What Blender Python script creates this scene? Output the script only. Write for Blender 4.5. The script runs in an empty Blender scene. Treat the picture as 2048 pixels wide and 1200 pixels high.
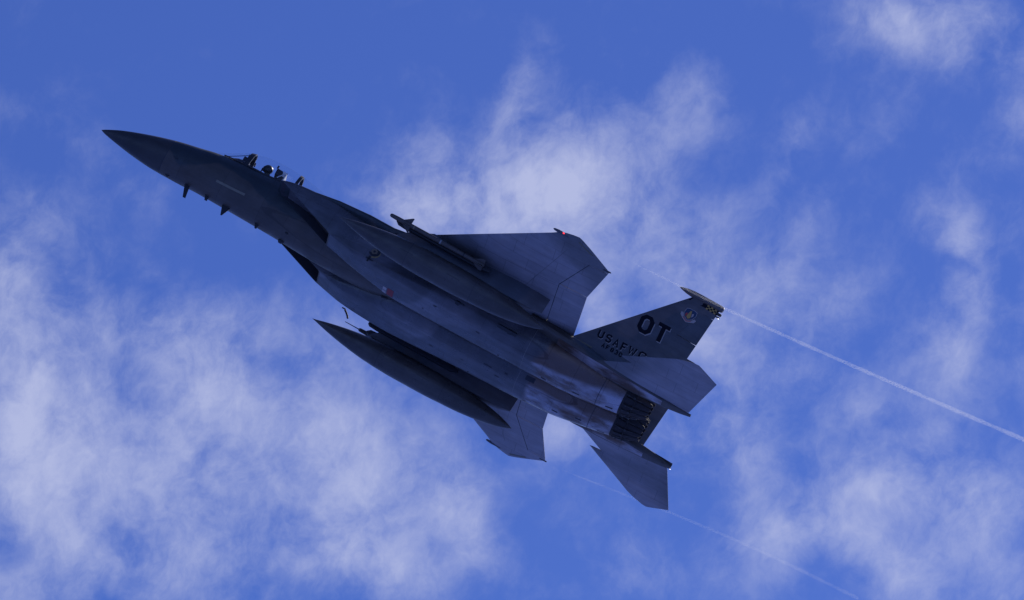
import bpy, bmesh, math, random
from math import sin, cos, pi, radians, sqrt
from mathutils import Matrix, Vector
random.seed(7)
sc = bpy.context.scene
C = sc.collection

# ------------------------------------------------------------------ camera
ELEV = radians(24.0)                       # camera looks up at 24 degrees
cam_d = bpy.data.cameras.new('camera'); cam = bpy.data.objects.new('camera', cam_d); C.objects.link(cam)
cam.location = (0, 0, 1.7); cam.rotation_euler = (radians(90) + ELEV, 0, 0)
FPX = 12114.0                              # focal length in pixels of a 2048 wide frame
cam_d.sensor_width = 36; cam_d.lens = FPX * 36 / 2048
cam_d.clip_start = 0.5; cam_d.clip_end = 200000
sc.camera = cam
CAM = Matrix.Translation((0, 0, 1.7)) @ Matrix.Rotation(radians(90) + ELEV, 4, 'X')
# attitude of the jet (columns: aft, starboard, up) seen by an observer on the ground
ATT = [[0.8702654126, -0.1510268705, 0.4688592545],
       [0.4791716414, 0.4801573234, -0.7347404343],
       [-0.1141606527, 0.8640832259, 0.4902321024]]
JET = CAM @ Matrix(((ATT[0][0], ATT[0][1], ATT[0][2], -11.7655964),
                    (-ATT[1][0], -ATT[1][1], -ATT[1][2], 4.8734716),
                    (-ATT[2][0], -ATT[2][1], -ATT[2][2], -173.62),
                    (0, 0, 0, 1)))
# ------------------------------------------------------------------ light
s_air = Vector((0.28, 0.50, 0.80)).normalized()
s_w = (JET.to_3x3() @ s_air).normalized()
sun_el = math.asin(s_w.z); sun_az = math.atan2(s_w.x, s_w.y)
sd = bpy.data.lights.new('sun', 'SUN'); so = bpy.data.objects.new('sun', sd); C.objects.link(so)
sd.energy = 4.8; sd.angle = radians(0.53); sd.color = (1.0, 0.95, 0.88)
so.rotation_euler = s_w.to_track_quat('Z', 'Y').to_euler(); so.location = (0, 0, 400)

W = bpy.data.worlds.new('World'); sc.world = W; W.use_nodes = True
N = W.node_tree.nodes; L = W.node_tree.links
for n in list(N): N.remove(n)
def wn(t, **k):
    n = N.new(t)
    for a, b in k.items(): setattr(n, a, b)
    return n
def wmath(op, a, b=None, c=None):
    n = wn('ShaderNodeMath', operation=op)
    for i, v in enumerate((a, b, c)):
        if v is None: continue
        if isinstance(v, (int, float)): n.inputs[i].default_value = v
        else: L.new(v, n.inputs[i])
    return n.outputs[0]
def wvec(op, a, b=None):
    n = wn('ShaderNodeVectorMath', operation=op)
    for i, v in enumerate((a, b)):
        if v is None: continue
        if isinstance(v, (tuple, list, Vector)): n.inputs[i].default_value = tuple(v)
        else: L.new(v, n.inputs[i])
    return n
out = wn('ShaderNodeOutputWorld'); bg = wn('ShaderNodeBackground'); bg.inputs['Strength'].default_value = 0.1
L.new(bg.outputs[0], out.inputs[0])
sky = wn('ShaderNodeTexSky', sky_type='NISHITA'); sky.sun_disc = False
sky.sun_elevation = sun_el; sky.sun_rotation = sun_az
sky.air_density = 1.0; sky.dust_density = 0.3; sky.ozone_density = 4.0; sky.altitude = 600
tint = wn('ShaderNodeMix', data_type='RGBA', blend_type='MULTIPLY'); tint.inputs[0].default_value = 1
SKY_TINT = (0.42, 0.51, 1.01)
L.new(sky.outputs[0], tint.inputs[6]); tint.inputs[7].default_value = (*SKY_TINT, 1)
# clouds: fractal noise on the sky direction; thick and thin areas of the cloud field at their own bearings
tc = wn('ShaderNodeTexCoord'); D = wvec('NORMALIZE', tc.outputs['Generated']).outputs[0]
fwd = Vector((0, cos(ELEV), sin(ELEV))); rgt = Vector((1, 0, 0)); upv = Vector((0, -sin(ELEV), cos(ELEV)))
df = wmath('MAXIMUM', wvec('DOT_PRODUCT', D, fwd).outputs['Value'], 0.05)
az = wmath('DIVIDE', wvec('DOT_PRODUCT', D, rgt).outputs['Value'], df)
el = wmath('DIVIDE', wvec('DOT_PRODUCT', D, upv).outputs['Value'], df)
K = FPX / 1000.0; SEED = 0.0
az = wmath('MULTIPLY', az, K); el = wmath('MULTIPLY', el, -K)
# fields: (azimuth, drop, radius across, radius along, turn, weight) in units of 1/12 radian
BL = [
 (-1.00, -0.10, .10, .10, 20, .40), (-0.97, 0.08, .10, .12, 0, .38), (-0.92, 0.25, .11, .13, 0, .55), (-1.00, 0.33, .09, .10, 0, .26), (-0.93, 0.45, .10, .07, 20, .36), (-1.0, 0.58, .10, .06, 0, .30),
 (-0.62, 0.04, .15, .06, -5, .36), (-0.66, 0.14, .12, .08, 20, .36), (-0.50, 0.16, .13, .07, 0, .34), (-0.70, 0.30, .11, .11, 10, .34), (-0.52, 0.30, .13, .08, -10, .36), (-0.62, 0.44, .14, .08, 0, .36), (-0.78, 0.55, .10, .06, 0, .30), (-0.56, 0.56, .14, .06, 0, .40),
 (-0.36, 0.30, .10, .10, 15, .34), (-0.26, 0.38, .08, .12, 25, .40), (-0.12, 0.36, .06, .08, 20, .34), (-0.08, 0.44, .04, .08, -20, .36), (-0.36, 0.46, .09, .08, 0, .30), (-0.26, 0.55, .09, .05, 20, .38), (-0.14, 0.54, .06, .05, 0, .20),
 (-0.34, 0.06, .12, .06, 10, .22), (-0.90, -0.34, .12, .03, 20, .22), (-0.77, -0.25, .07, .03, 40, .20), (-0.88, -0.42, .12, .05, 0, .10),
 (-0.05, -0.18, .14, .06, -6, .66), (0.07, -0.22, .08, .09, 10, .62), (-0.17, -0.24, .07, .07, -30, .46), (-0.24, -0.20, .08, .035, 10, .34), (0.15, -0.31, .10, .06, -25, .34),
 (0.36, -0.40, .07, .06, 60, .34), (-0.01, -0.40, .03, .07, 25, .36), (0.02, -0.44, .02, .05, 20, .22), (0.26, -0.20, .10, .08, 20, .36), (0.36, -0.08, .12, .06, 20, .34), (0.52, -0.02, .08, .06, 25, .30),
 (0.56, -0.30, .03, .07, 25, .28), (0.60, -0.16, .03, .06, 30, .28), (0.17, 0.03, .04, .07, -25, .50), (0.10, 0.27, .05, .05, -10, .52), (0.66, 0.02, .04, .06, 30, .28),
 (0.76, -0.57, .07, .045, 8, .52), (0.92, -0.57, .12, .045, 10, .34), (1.02, -0.42, .04, .08, 0, .26), (0.84, -0.50, .10, .04, 0, .30),
 (0.92, -0.08, .04, .06, -25, .46), (0.86, -0.14, .05, .05, 0, .24), (0.88, 0.12, .05, .09, 15, .36), (0.90, 0.00, .06, .05, 0, .26), (1.02, 0.12, .03, .06, 0, .24),
 (0.36, 0.10, .08, .07, 30, .32), (0.50, 0.10, .08, .05, 20, .26), (0.44, 0.20, .07, .06, 20, .26), (0.60, 0.16, .05, .05, 0, .20), (0.34, 0.27, .08, .06, 20, .36), (0.48, 0.29, .06, .05, 30, .26),
 (0.70, 0.24, .05, .05, 30, .28), (0.68, 0.36, .09, .05, 10, .36), (0.84, 0.36, .08, .07, 20, .50), (0.96, 0.42, .07, .07, 0, .34), (0.56, 0.46, .08, .05, -35, .44), (0.48, 0.42, .05, .06, 0, .22), (0.72, 0.48, .10, .04, 10, .30), (0.78, 0.56, .12, .04, 30, .32), (0.98, 0.56, .06, .05, 0, .24),
 (0.10, 0.56, .14, .05, 0, .14), (0.28, 0.54, .08, .06, 0, .16), (0.22, 0.46, .06, .06, 0, .10), (0.70, -0.25, .10, .10, 0, .05), (0.95, -0.28, .08, .1, 0, .12), (0.1, -0.5, .12, .05, 0, .08), (-0.3, -0.45, .2, .08, 0, .05),
 (-0.75, -0.52, .40, .18, 0, -.20), (-0.95, -0.30, .08, .05, 0, -.05), (-0.45, 0.38, .45, .26, 0, -.11), (0.45, -0.45, .3, .1, 0, -.05), (0.2, -0.56, .4, .06, 0, -.08), (-0.55, -0.06, .14, .05, 15, -.16), (-0.45, -0.25, .15, .12, 0, -.08), (-0.78, 0.14, .07, .04, 35, -.20), (-1.00, 0.51, .03, .03, 0, -.34), (-0.44, 0.24, .04, .06, 30, -.10),
]
tot = None
for (bx, by, ra, rb, rot, w) in BL:
    t = radians(rot); ca, sa = cos(t), sin(t)
    dx = wmath('SUBTRACT', az, bx); dy = wmath('SUBTRACT', el, by)
    u = wmath('MULTIPLY_ADD', dx, ca / ra, wmath('MULTIPLY', dy, sa / ra))
    v = wmath('MULTIPLY_ADD', dx, -sa / rb, wmath('MULTIPLY', dy, ca / rb))
    q = wmath('MULTIPLY_ADD', u, u, wmath('MULTIPLY', v, v))
    g = wmath('MULTIPLY', wmath('POWER', 2.718, wmath('MULTIPLY', q, -0.5)), w)
    tot = g if tot is None else wmath('ADD', tot, g)
rot = wn('ShaderNodeVectorRotate', rotation_type='X_AXIS'); L.new(D, rot.inputs['Vector']); rot.inputs['Angle'].default_value = radians(18) - ELEV
base = wvec('SCALE', rot.outputs[0]); base.inputs['Scale'].default_value = K; base = wvec('ADD', base.outputs[0], (SEED * 3.7, SEED * 1.9, SEED * 2.3)).outputs[0]
def noise(vec, scale, detail, rough, dist=0.0):
    n = wn('ShaderNodeTexNoise'); L.new(vec, n.inputs['Vector'])
    n.inputs['Scale'].default_value = scale; n.inputs['Detail'].default_value = detail
    n.inputs['Roughness'].default_value = rough; n.inputs['Distortion'].default_value = dist
    return n
warp = noise(base, 5.0, 4, .6)
wv = wvec('SUBTRACT', warp.outputs['Color'], (.5, .5, .5)).outputs[0]
ws = wvec('SCALE', wv); ws.inputs['Scale'].default_value = .10
cv = wvec('ADD', base, ws.outputs[0]).outputs[0]
ax = (rgt * .42 + Vector((0, -sin(radians(18)), cos(radians(18)))) * .91).normalized()          # wisps drawn out along the wind
axd = wvec('SCALE', ax); L.new(wmath('MULTIPLY', wvec('DOT_PRODUCT', cv, ax).outputs['Value'], -.22), axd.inputs['Scale'])
sv = wvec('ADD', cv, axd.outputs[0]).outputs[0]
n1 = noise(cv, 4.6, 4, .5).outputs['Fac']
n2 = noise(sv, 10.0, 12, .66, .1).outputs['Fac']
f = wmath('MULTIPLY_ADD', wmath('SUBTRACT', n1, .5), 1.5, wmath('MULTIPLY', wmath('SUBTRACT', n2, .5), 1.5))
gate = wmath('MULTIPLY_ADD', tot, .75, .45)
dens = wmath('MULTIPLY_ADD', f, gate, wmath('MULTIPLY', tot, .80))
mr = wn('ShaderNodeMapRange', interpolation_type='LINEAR'); L.new(dens, mr.inputs['Value'])
mr.inputs['From Min'].default_value = -.06; mr.inputs['From Max'].default_value = .95
alpha = wmath('SUBTRACT', 1.0, wmath('POWER', 2.718, wmath('MULTIPLY', wmath('POWER', mr.outputs[0], 1.7), -1.5)))
cm = wn('ShaderNodeMix', data_type='RGBA'); L.new(alpha, cm.inputs[0]); L.new(tint.outputs[2], cm.inputs[6])
CLOUD = (5.5, 5.9, 8.2)
cm.inputs[7].default_value = (*CLOUD, 1)
L.new(cm.outputs[2], bg.inputs['Color'])

sc.view_settings.view_transform = 'Standard'; sc.view_settings.look = 'None'
sc.view_settings.gamma = 1.0; sc.view_settings.exposure = 0.0
sc.render.engine = 'CYCLES'; sc.cycles.max_bounces = 6; sc.cycles.transparent_max_bounces = 12

# ------------------------------------------------------------------ materials
def newmat(name):
    m = bpy.data.materials.new(name); m.use_nodes = True
    return m, m.node_tree.nodes, m.node_tree.links, m.node_tree.nodes['Principled BSDF']
def plain(name, col, rough=.5, metal=0.0, emit=None, es=0.0, var=.15, scale=9):
    m, n, l, p = newmat(name)
    p.inputs['Roughness'].default_value = rough; p.inputs['Metallic'].default_value = metal
    tc = n.new('ShaderNodeTexCoord'); nt = n.new('ShaderNodeTexNoise'); nt.inputs['Scale'].default_value = scale; nt.inputs['Detail'].default_value = 5
    l.new(tc.outputs['Object'], nt.inputs['Vector'])
    mx = n.new('ShaderNodeMix'); mx.data_type = 'RGBA'; l.new(nt.outputs['Fac'], mx.inputs[0])
    mx.inputs[6].default_value = (*[max(0, c * (1 - var)) for c in col], 1); mx.inputs[7].default_value = (*[c * (1 + var) for c in col], 1)
    l.new(mx.outputs[2], p.inputs['Base Color'])
    if emit: p.inputs['Emission Color'].default_value = (*emit, 1); p.inputs['Emission Strength'].default_value = es
    return m
def paint(name, c1, c2, rough=.48, scale=.42, lo=.47, hi=.53, grime=.35, metal_from=None, seams=True, crown=False, spec=.5, flank_stain_shade=True):
    """two tone soft edged camouflage with streaks, panel seams and grime"""
    m, n, l, p = newmat(name)
    def nd(t, **k):
        x = n.new(t)
        for a, b in k.items(): setattr(x, a, b)
        return x
    def mth(op, a, b=None, c=None):
        x = nd('ShaderNodeMath', operation=op)
        for i, v in enumerate((a, b, c)):
            if v is None: continue
            if isinstance(v, (int, float)): x.inputs[i].default_value = v
            else: l.new(v, x.inputs[i])
        return x.outputs[0]
    def mixc(f, a, b, bt='MIX'):
        x = nd('ShaderNodeMix', data_type='RGBA', blend_type=bt)
        for i, v in ((0, f), (6, a), (7, b)):
            if isinstance(v, (int, float)): x.inputs[i].default_value = v
            elif isinstance(v, tuple): x.inputs[i].default_value = (*v, 1)
            else: l.new(v, x.inputs[i])
        return x.outputs[2]
    tc = nd('ShaderNodeTexCoord'); co = tc.outputs['Object']
    def nz(scale, det, rgh=.5, sx=1, vec=None):
        mp = nd('ShaderNodeMapping'); l.new(vec or co, mp.inputs[0]); mp.inputs['Scale'].default_value = (sx, 1, 1)
        x = nd('ShaderNodeTexNoise'); l.new(mp.outputs[0], x.inputs['Vector']); x.inputs['Scale'].default_value = scale
        x.inputs['Detail'].default_value = det; x.inputs['Roughness'].default_value = rgh
        return x.outputs['Fac']
    def mrg(v, a, b, c=0.0, d=1.0):
        x = nd('ShaderNodeMapRange', interpolation_type='SMOOTHSTEP'); l.new(v, x.inputs[0])
        for i, q in enumerate((a, b, c, d)): x.inputs[i + 1].default_value = q
        return x.outputs[0]
    camo = mrg(nz(scale, 1.0), lo, hi)
    if crown:
        sz = nd('ShaderNodeSeparateXYZ'); l.new(co, sz.inputs[0])
        camo = mrg(mth('ADD', sz.outputs[2], mth('MULTIPLY', mth('SUBTRACT', nz(.55, 2), .5), 2.4)), .50, .62)
    col = mixc(camo, c1, c2)
    streak = mrg(nz(5, 6, .6, .12), .35, .75, 1.0 - grime * .5, 1.08)
    blot = mrg(nz(1.7, 7, .65), .3, .7, 1.0 - grime * .5, 1.1)
    col = mixc(1.0, col, mth('MULTIPLY', streak, blot), 'MULTIPLY')
    warm = mrg(nz(.9, 5, .6, .5), .5, .75, 0, .5)
    col = mixc(warm, col, mixc(1.0, col, (1.12, .98, .86), 'MULTIPLY'))
    rg = mrg(nz(3, 4), .3, .7, rough - .08, rough + .1)
    if metal_from is not None:
        sx = nd('ShaderNodeSeparateXYZ'); l.new(co, sx.inputs[0])
        edge = mth('ADD', sx.outputs[0], mth('MULTIPLY', mth('SUBTRACT', nz(1.3, 4), .5), .9))
        mk = mrg(edge, metal_from - .12, metal_from + .25)
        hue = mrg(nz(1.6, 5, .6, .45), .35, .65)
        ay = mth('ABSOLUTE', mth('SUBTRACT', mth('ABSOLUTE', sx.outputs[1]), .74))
        flank = mrg(mth('ADD', ay, mth('MULTIPLY', mth('SUBTRACT', nz(2.2, 5, .6, .3), .5), .16)), .34, .50)  # brown heat tint widened on both flanks, painting in their shade beside the keel
        hue = mth('MULTIPLY', hue, mth('SUBTRACT', 1.0, mth('MULTIPLY', flank, .92 if flank_stain_shade else 0.0)))
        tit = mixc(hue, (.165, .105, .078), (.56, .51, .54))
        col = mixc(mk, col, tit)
        l.new(mth('MULTIPLY', mk, .8), p.inputs['Metallic'])
    if seams:
        # fine panel seams and fastener rows
        sx = nd('ShaderNodeSeparateXYZ'); l.new(co, sx.inputs[0])
        cmb = nd('ShaderNodeCombineXYZ'); l.new(sx.outputs[0], cmb.inputs[0])
        l.new(mth('ADD', mth('MULTIPLY', sx.outputs[2], .9), sx.outputs[1]), cmb.inputs[1])
        br = nd('ShaderNodeTexBrick', offset=.37, squash=.7, squash_frequency=3); l.new(cmb.outputs[0], br.inputs['Vector'])
        br.inputs['Scale'].default_value = 1.0; br.inputs['Brick Width'].default_value = 1.3; br.inputs['Row Height'].default_value = .55
        br.inputs['Mortar Size'].default_value = .009; br.inputs['Mortar Smooth'].default_value = .3
        br.inputs['Color1'].default_value = (1, 1, 1, 1); br.inputs['Color2'].default_value = (.88, .89, .9, 1); br.inputs['Mortar'].default_value = (.55, .55, .58, 1)
        col = mixc(.8, col, br.outputs['Color'], 'MULTIPLY')
        bp = nd('ShaderNodeBump'); bp.inputs['Strength'].default_value = .25; bp.inputs['Distance'].default_value = .01
        l.new(br.outputs['Fac'], bp.inputs['Height']); bp.invert = True
        l.new(bp.outputs[0], p.inputs['Normal'])
    p.inputs['Specular IOR Level'].default_value = spec
    l.new(col, p.inputs['Base Color']); l.new(rg, p.inputs['Roughness'])
    return m
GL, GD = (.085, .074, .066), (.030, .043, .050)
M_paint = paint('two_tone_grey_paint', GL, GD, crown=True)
M_fin = paint('fin_two_tone_paint', (.125, .12, .13), (.088, .10, .12), scale=.55, seams=False)
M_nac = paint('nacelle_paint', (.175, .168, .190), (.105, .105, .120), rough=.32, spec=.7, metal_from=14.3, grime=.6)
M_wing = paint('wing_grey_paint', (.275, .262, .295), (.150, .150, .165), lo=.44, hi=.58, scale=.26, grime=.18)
M_radome = paint('radome_paint', (.036, .036, .038), (.046, .044, .045), seams=False, rough=.42)
M_bare = paint('bare_heat_tinted_metal', (.38, .34, .37), (.33, .28, .28), rough=.42, metal_from=10, flank_stain_shade=False)
M_tank = paint('tank_grey_paint', (.075, .065, .060), (.082, .074, .070), seams=False, rough=.33, spec=.55, grime=.5)
M_dark = plain('black_enamel', (.022, .024, .03), .5)
M_void = plain('dark_duct_lining', (.03, .032, .04), .7)
M_seam = plain('dark_seam_sealant', (.03, .035, .05), .8)  # dark sealant tone used for joints, vents and small fittings
M_joint = plain('panel_joint_grey', (.10, .10, .11), .7)
M_nseam = plain('pale_nacelle_joint', (.20, .19, .19), .5)
M_burn = plain('burnt_nozzle_metal', (.022, .020, .024), .8, .0, var=.4, scale=6)
M_link = plain('bright_worn_link_metal', (.05, .048, .05), .5, .3, var=.5)
M_letter = plain('black_lettering', (.008, .011, .020), .9); M_letter.node_tree.nodes['Principled BSDF'].inputs['Specular IOR Level'].default_value = .12
M_shadow_letter = plain('pale_letter_shadow', (.30, .30, .31), .6)
M_form = plain('formation_light_strip', (.14, .13, .09), .5)
M_form2 = plain('nose_formation_strip', (.20, .18, .13), .5)
M_ochre = plain('ochre_mark', (.36, .26, .11), .6)
M_check = plain('yellow_check_paint', (.46, .30, .09), .6)
M_tan = plain('dull_tan_mark', (.22, .17, .11), .6)
M_red = plain('red_mark', (.24, .03, .04), .6)
M_red2 = plain('shield_red', (.45, .06, .06), .6)
M_blue = plain('blue_mark', (.02, .05, .11), .6)
M_white = plain('white_mark', (.40, .36, .36), .6)
M_missile = plain('weathered_missile_grey', (.085, .07, .062), .5, var=.25, scale=5)
M_pod = plain('pod_grey', (.085, .085, .10), .45)
M_seat = plain('seat_black', (.03, .03, .032), .6)
M_seatw = plain('seat_white_metal', (.75, .76, .76), .45)
M_helmet = plain('helmet_grey', (.028, .03, .03), .4)
M_suit = plain('flight_suit_green', (.06, .065, .045), .9)
M_visor = plain('dark_visor', (.01, .01, .012), .08)
M_lampred = plain('red_lamp', (.5, .02, .03), .3, emit=(1, .04, .05), es=2.5)
M_lampwhite = plain('white_lamp', (.8, .8, .8), .3, emit=(.9, .95, 1), es=2)
M_lens = plain('clear_lens', (.5, .55, .6), .1)
def glassmat():
    m, n, l, p = newmat('acrylic_glass'); n.remove(p); o = n['Material Output']
    tr = n.new('ShaderNodeBsdfTransparent'); tr.inputs[0].default_value = (.96, .97, .98, 1)
    gl = n.new('ShaderNodeBsdfGlossy'); gl.inputs['Roughness'].default_value = .03
    lw = n.new('ShaderNodeLayerWeight'); lw.inputs['Blend'].default_value = .5; pw = n.new('ShaderNodeMath'); pw.operation = 'POWER'; pw.inputs[1].default_value = 7; l.new(lw.outputs['Facing'], pw.inputs[0]); fr = n.new('ShaderNodeMath'); fr.operation = 'MULTIPLY_ADD'; fr.inputs[1].default_value = .5; fr.inputs[2].default_value = .03; l.new(pw.outputs[0], fr.inputs[0])
    mx = n.new('ShaderNodeMixShader'); l.new(fr.outputs[0], mx.inputs[0]); l.new(tr.outputs[0], mx.inputs[1]); l.new(gl.outputs[0], mx.inputs[2])
    l.new(mx.outputs[0], o.inputs[0]); return m
M_glass = glassmat()

# ------------------------------------------------------------------ builders
def mesh(name, V, F, mat, parent=None, ang=35, smooth=True):
    me = bpy.data.meshes.new(name); me.from_pydata([tuple(v) for v in V], [], F); me.validate(); me.update()
    bm = bmesh.new(); bm.from_mesh(me); bmesh.ops.remove_doubles(bm, verts=bm.verts, dist=1e-5)
    bmesh.ops.recalc_face_normals(bm, faces=bm.faces); bm.to_mesh(me); bm.free()
    if smooth:
        me.polygons.foreach_set('use_smooth', [True] * len(me.polygons)); me.set_sharp_from_angle(angle=radians(ang))
    me.materials.append(mat)
    o = bpy.data.objects.new(name, me); C.objects.link(o)
    if parent is not None: o.parent = parent
    return o
class G:
    def __init__(s): s.V = []; s.F = []
    def add(s, V, F):
        b = len(s.V); s.V += [tuple(v) for v in V]; s.F += [tuple(i + b for i in f) for f in F]
    def loft(s, rings, cap0=True, cap1=True, closed=True):
        n = len(rings[0]); V = [v for r in rings for v in r]; F = []
        for i in range(len(rings) - 1):
            for j in range(n if closed else n - 1):
                k = (j + 1) % n
                F.append((i * n + j, i * n + k, (i + 1) * n + k, (i + 1) * n + j))
        if cap0: F.append(tuple(range(n)))
        if cap1: F.append(tuple((len(rings) - 1) * n + j for j in reversed(range(n))))
        s.add(V, F)
    def box(s, c, d, rx=0):
        x, y, z = [q / 2 for q in d]; V = []
        for a in (-1, 1):
            for b in (-1, 1):
                for e in (-1, 1):
                    yy, zz = b * y, e * z
                    V.append((c[0] + a * x, c[1] + yy * cos(rx) - zz * sin(rx), c[2] + yy * sin(rx) + zz * cos(rx)))
        s.add(V, [(0, 1, 3, 2), (4, 6, 7, 5), (0, 4, 5, 1), (2, 3, 7, 6), (0, 2, 6, 4), (1, 5, 7, 3)])
    def hexa(s, V): s.add(V, [(0, 1, 2, 3), (7, 6, 5, 4), (0, 4, 5, 1), (1, 5, 6, 2), (2, 6, 7, 3), (3, 7, 4, 0)])
    def rev(s, prof, yc=0, zc=0, n=32, axis=None, cap=True):   # revolve (x, r) about a line along x
        s.loft([[(x, yc + r * cos(2 * pi * j / n), zc + r * sin(2 * pi * j / n)) for j in range(n)] for x, r in prof], cap, cap)
    def tube(s, pts, r, n=10, r1=None):
        P = [Vector(p) for p in pts]; rings = []
        for i, p in enumerate(P):
            t = (P[min(i + 1, len(P) - 1)] - P[max(i - 1, 0)]).normalized()
            a = t.orthogonal() if i == 0 else (a - t * a.dot(t)); a.normalize(); b = t.cross(a)
            rr = r if r1 is None else r + (r1 - r) * i / (len(P) - 1)
            if isinstance(r, (list, tuple)): rr = r[i]
            rings.append([p + (a * cos(2 * pi * j / n) + b * sin(2 * pi * j / n)) * rr for j in range(n)])
        s.loft(rings)
    def plate(s, poly, f, t0, t1):       # extrude a polygon of 2D points: f(a, b, t) -> point
        n = len(poly); V = [f(a, b, t0) for a, b in poly] + [f(a, b, t1) for a, b in poly]
        F = [tuple(range(n)), tuple(range(2 * n - 1, n - 1, -1))] + [(i, (i + 1) % n, n + (i + 1) % n, n + i) for i in range(n)]
        s.add(V, F)
    def obj(s, name, mat, parent=None, ang=35, smooth=True, label=None):
        o = mesh(name, s.V, s.F, mat, parent, ang, smooth)
        if label: o['label'] = label
        return o
def interp(keys, x):                     # smooth (monotone cubic) interpolation of rows [x, a, b, ...]
    if x <= keys[0][0]: return list(keys[0][1:])
    if x >= keys[-1][0]: return list(keys[-1][1:])
    for i in range(len(keys) - 1):
        if keys[i][0] <= x <= keys[i + 1][0]: break
    h = keys[i + 1][0] - keys[i][0]; t = (x - keys[i][0]) / h; r = []
    def slope(k, c):
        if k <= 0: return (keys[1][c] - keys[0][c]) / (keys[1][0] - keys[0][0])
        if k >= len(keys) - 1: return (keys[-1][c] - keys[-2][c]) / (keys[-1][0] - keys[-2][0])
        a = (keys[k][c] - keys[k - 1][c]) / (keys[k][0] - keys[k - 1][0]); b = (keys[k + 1][c] - keys[k][c]) / (keys[k + 1][0] - keys[k][0])
        return 0 if a * b <= 0 else 2 * a * b / (a + b)
    for c in range(1, len(keys[0])):
        p0, p1 = keys[i][c], keys[i + 1][c]; m0, m1 = slope(i, c) * h, slope(i + 1, c) * h
        r.append((2 * t**3 - 3 * t**2 + 1) * p0 + (t**3 - 2 * t**2 + t) * m0 + (-2 * t**3 + 3 * t**2) * p1 + (t**3 - t**2) * m1)
    return r
def frange(a, b, n): return [a + (b - a) * i / (n - 1) for i in range(n)]
def thing(name, label, cat, at=(0, 0, 0), group=None):
    o = bpy.data.objects.new(name, None); C.objects.link(o); o.empty_display_size = .5
    o.matrix_world = JET @ Matrix.Translation(at); o['label'] = label; o['category'] = cat
    if group: o['group'] = group
    return o

# ------------------------------------------------------------------ unseen blue ground plane, added to bounce light onto the belly
gd = bpy.data.meshes.new('bounce_ground'); R_ = 60000; nseg = 96
gd.from_pydata([(0, 0, 0)] + [(R_ * cos(2 * pi * i / nseg), R_ * sin(2 * pi * i / nseg), 0) for i in range(nseg)], [], [(0, i + 1, (i + 1) % nseg + 1) for i in range(nseg)])
M_ground = plain('blue_bounce_ground', (.085, .165, .50), .28, var=.25, scale=.004); M_ground.node_tree.nodes['Principled BSDF'].inputs['Specular IOR Level'].default_value = 1.0; gd.materials.append(M_ground)
go = bpy.data.objects.new('bounce_ground', gd); C.objects.link(go); go['kind'] = 'structure'

# ------------------------------------------------------------------ the jet
J = thing('fighter_jet', 'dark grey twin-tailed fighter jet climbing left across the cloudy blue sky, seen from below', 'fighter jet')
# centre body: x, centre height, half width, lower depth, upper depth
FUS = [(0, 0, .004, .004, .004), (.1, .012, .055, .055, .055), (.25, .035, .112, .112, .112), (.5, .075, .195, .195, .195), (1.0, .135, .33, .33, .33), (1.67, .214, .47, .47, .475),
       (2.2, .285, .545, .545, .555), (2.75, .35, .60, .60, .61), (3.25, .42, .63, .64, .66), (4.3, .455, .66, .69, .79), (5.05, .48, .72, .72, .79),
       (5.76, .50, .75, .76, .88), (6.5, .47, .76, .77, .97), (7.5, .45, .78, .79, 1.03), (8.5, .45, .82, .78, .98), (10, .45, .95, .62, .85),
       (12, .45, 1.05, .55, .68), (14, .45, .95, .5, .5), (16, .42, .55, .35, .35), (17, .42, .34, .26, .26), (17.55, .42, .2, .12, .12)]
def fus_ring(x, n=64, tub=True):
    zc, a, b0, b1 = interp(FUS, x); r = []
    for j in range(n):
        t = 2 * pi * j / n; y = a * cos(t); s = sin(t); z = zc + (b1 if s > 0 else b0) * s
        if tub and 4.2 <= x <= 5.62 and s > 0 and abs(y) < .43: z = .42; y = max(-.38, min(.38, y * .9))
        r.append((x, y, z))
    return r
def fus_y(x, z, side=-1):
    zc, a, b0, b1 = interp(FUS, x); q = (z - zc) / (b1 if z > zc else b0)
    return side * a * sqrt(max(0, 1 - q * q))
def fus_bottom(x, y=0):
    zc, a, b0, b1 = interp(FUS, x); return zc - b0 * sqrt(max(0, 1 - (y / a) ** 2))
def fus_top(x): zc, a, b0, b1 = interp(FUS, x); return zc + b1
XR = 2.05
g = G(); g.loft([fus_ring(XR * (i / 30) ** 1.5) for i in range(31)], True, True); g.obj('radome', M_radome, J)
g = G(); xs = frange(XR + .012, 4.195, 20) + frange(4.2, 5.62, 12) + frange(5.625, 17.55, 70)
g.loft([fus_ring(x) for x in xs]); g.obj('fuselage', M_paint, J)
g = G()
for k in range(2): pass
g.loft([[(XR + dx, y * s, (z - .29) * s + .29) for (_, y, z) in fus_ring(XR)] for dx, s in ((-.004, .993), (-.002, 1.002), (.014, 1.002), (.016, .993))], False, False)
g.obj('radome_joint', M_seam, J)
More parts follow.
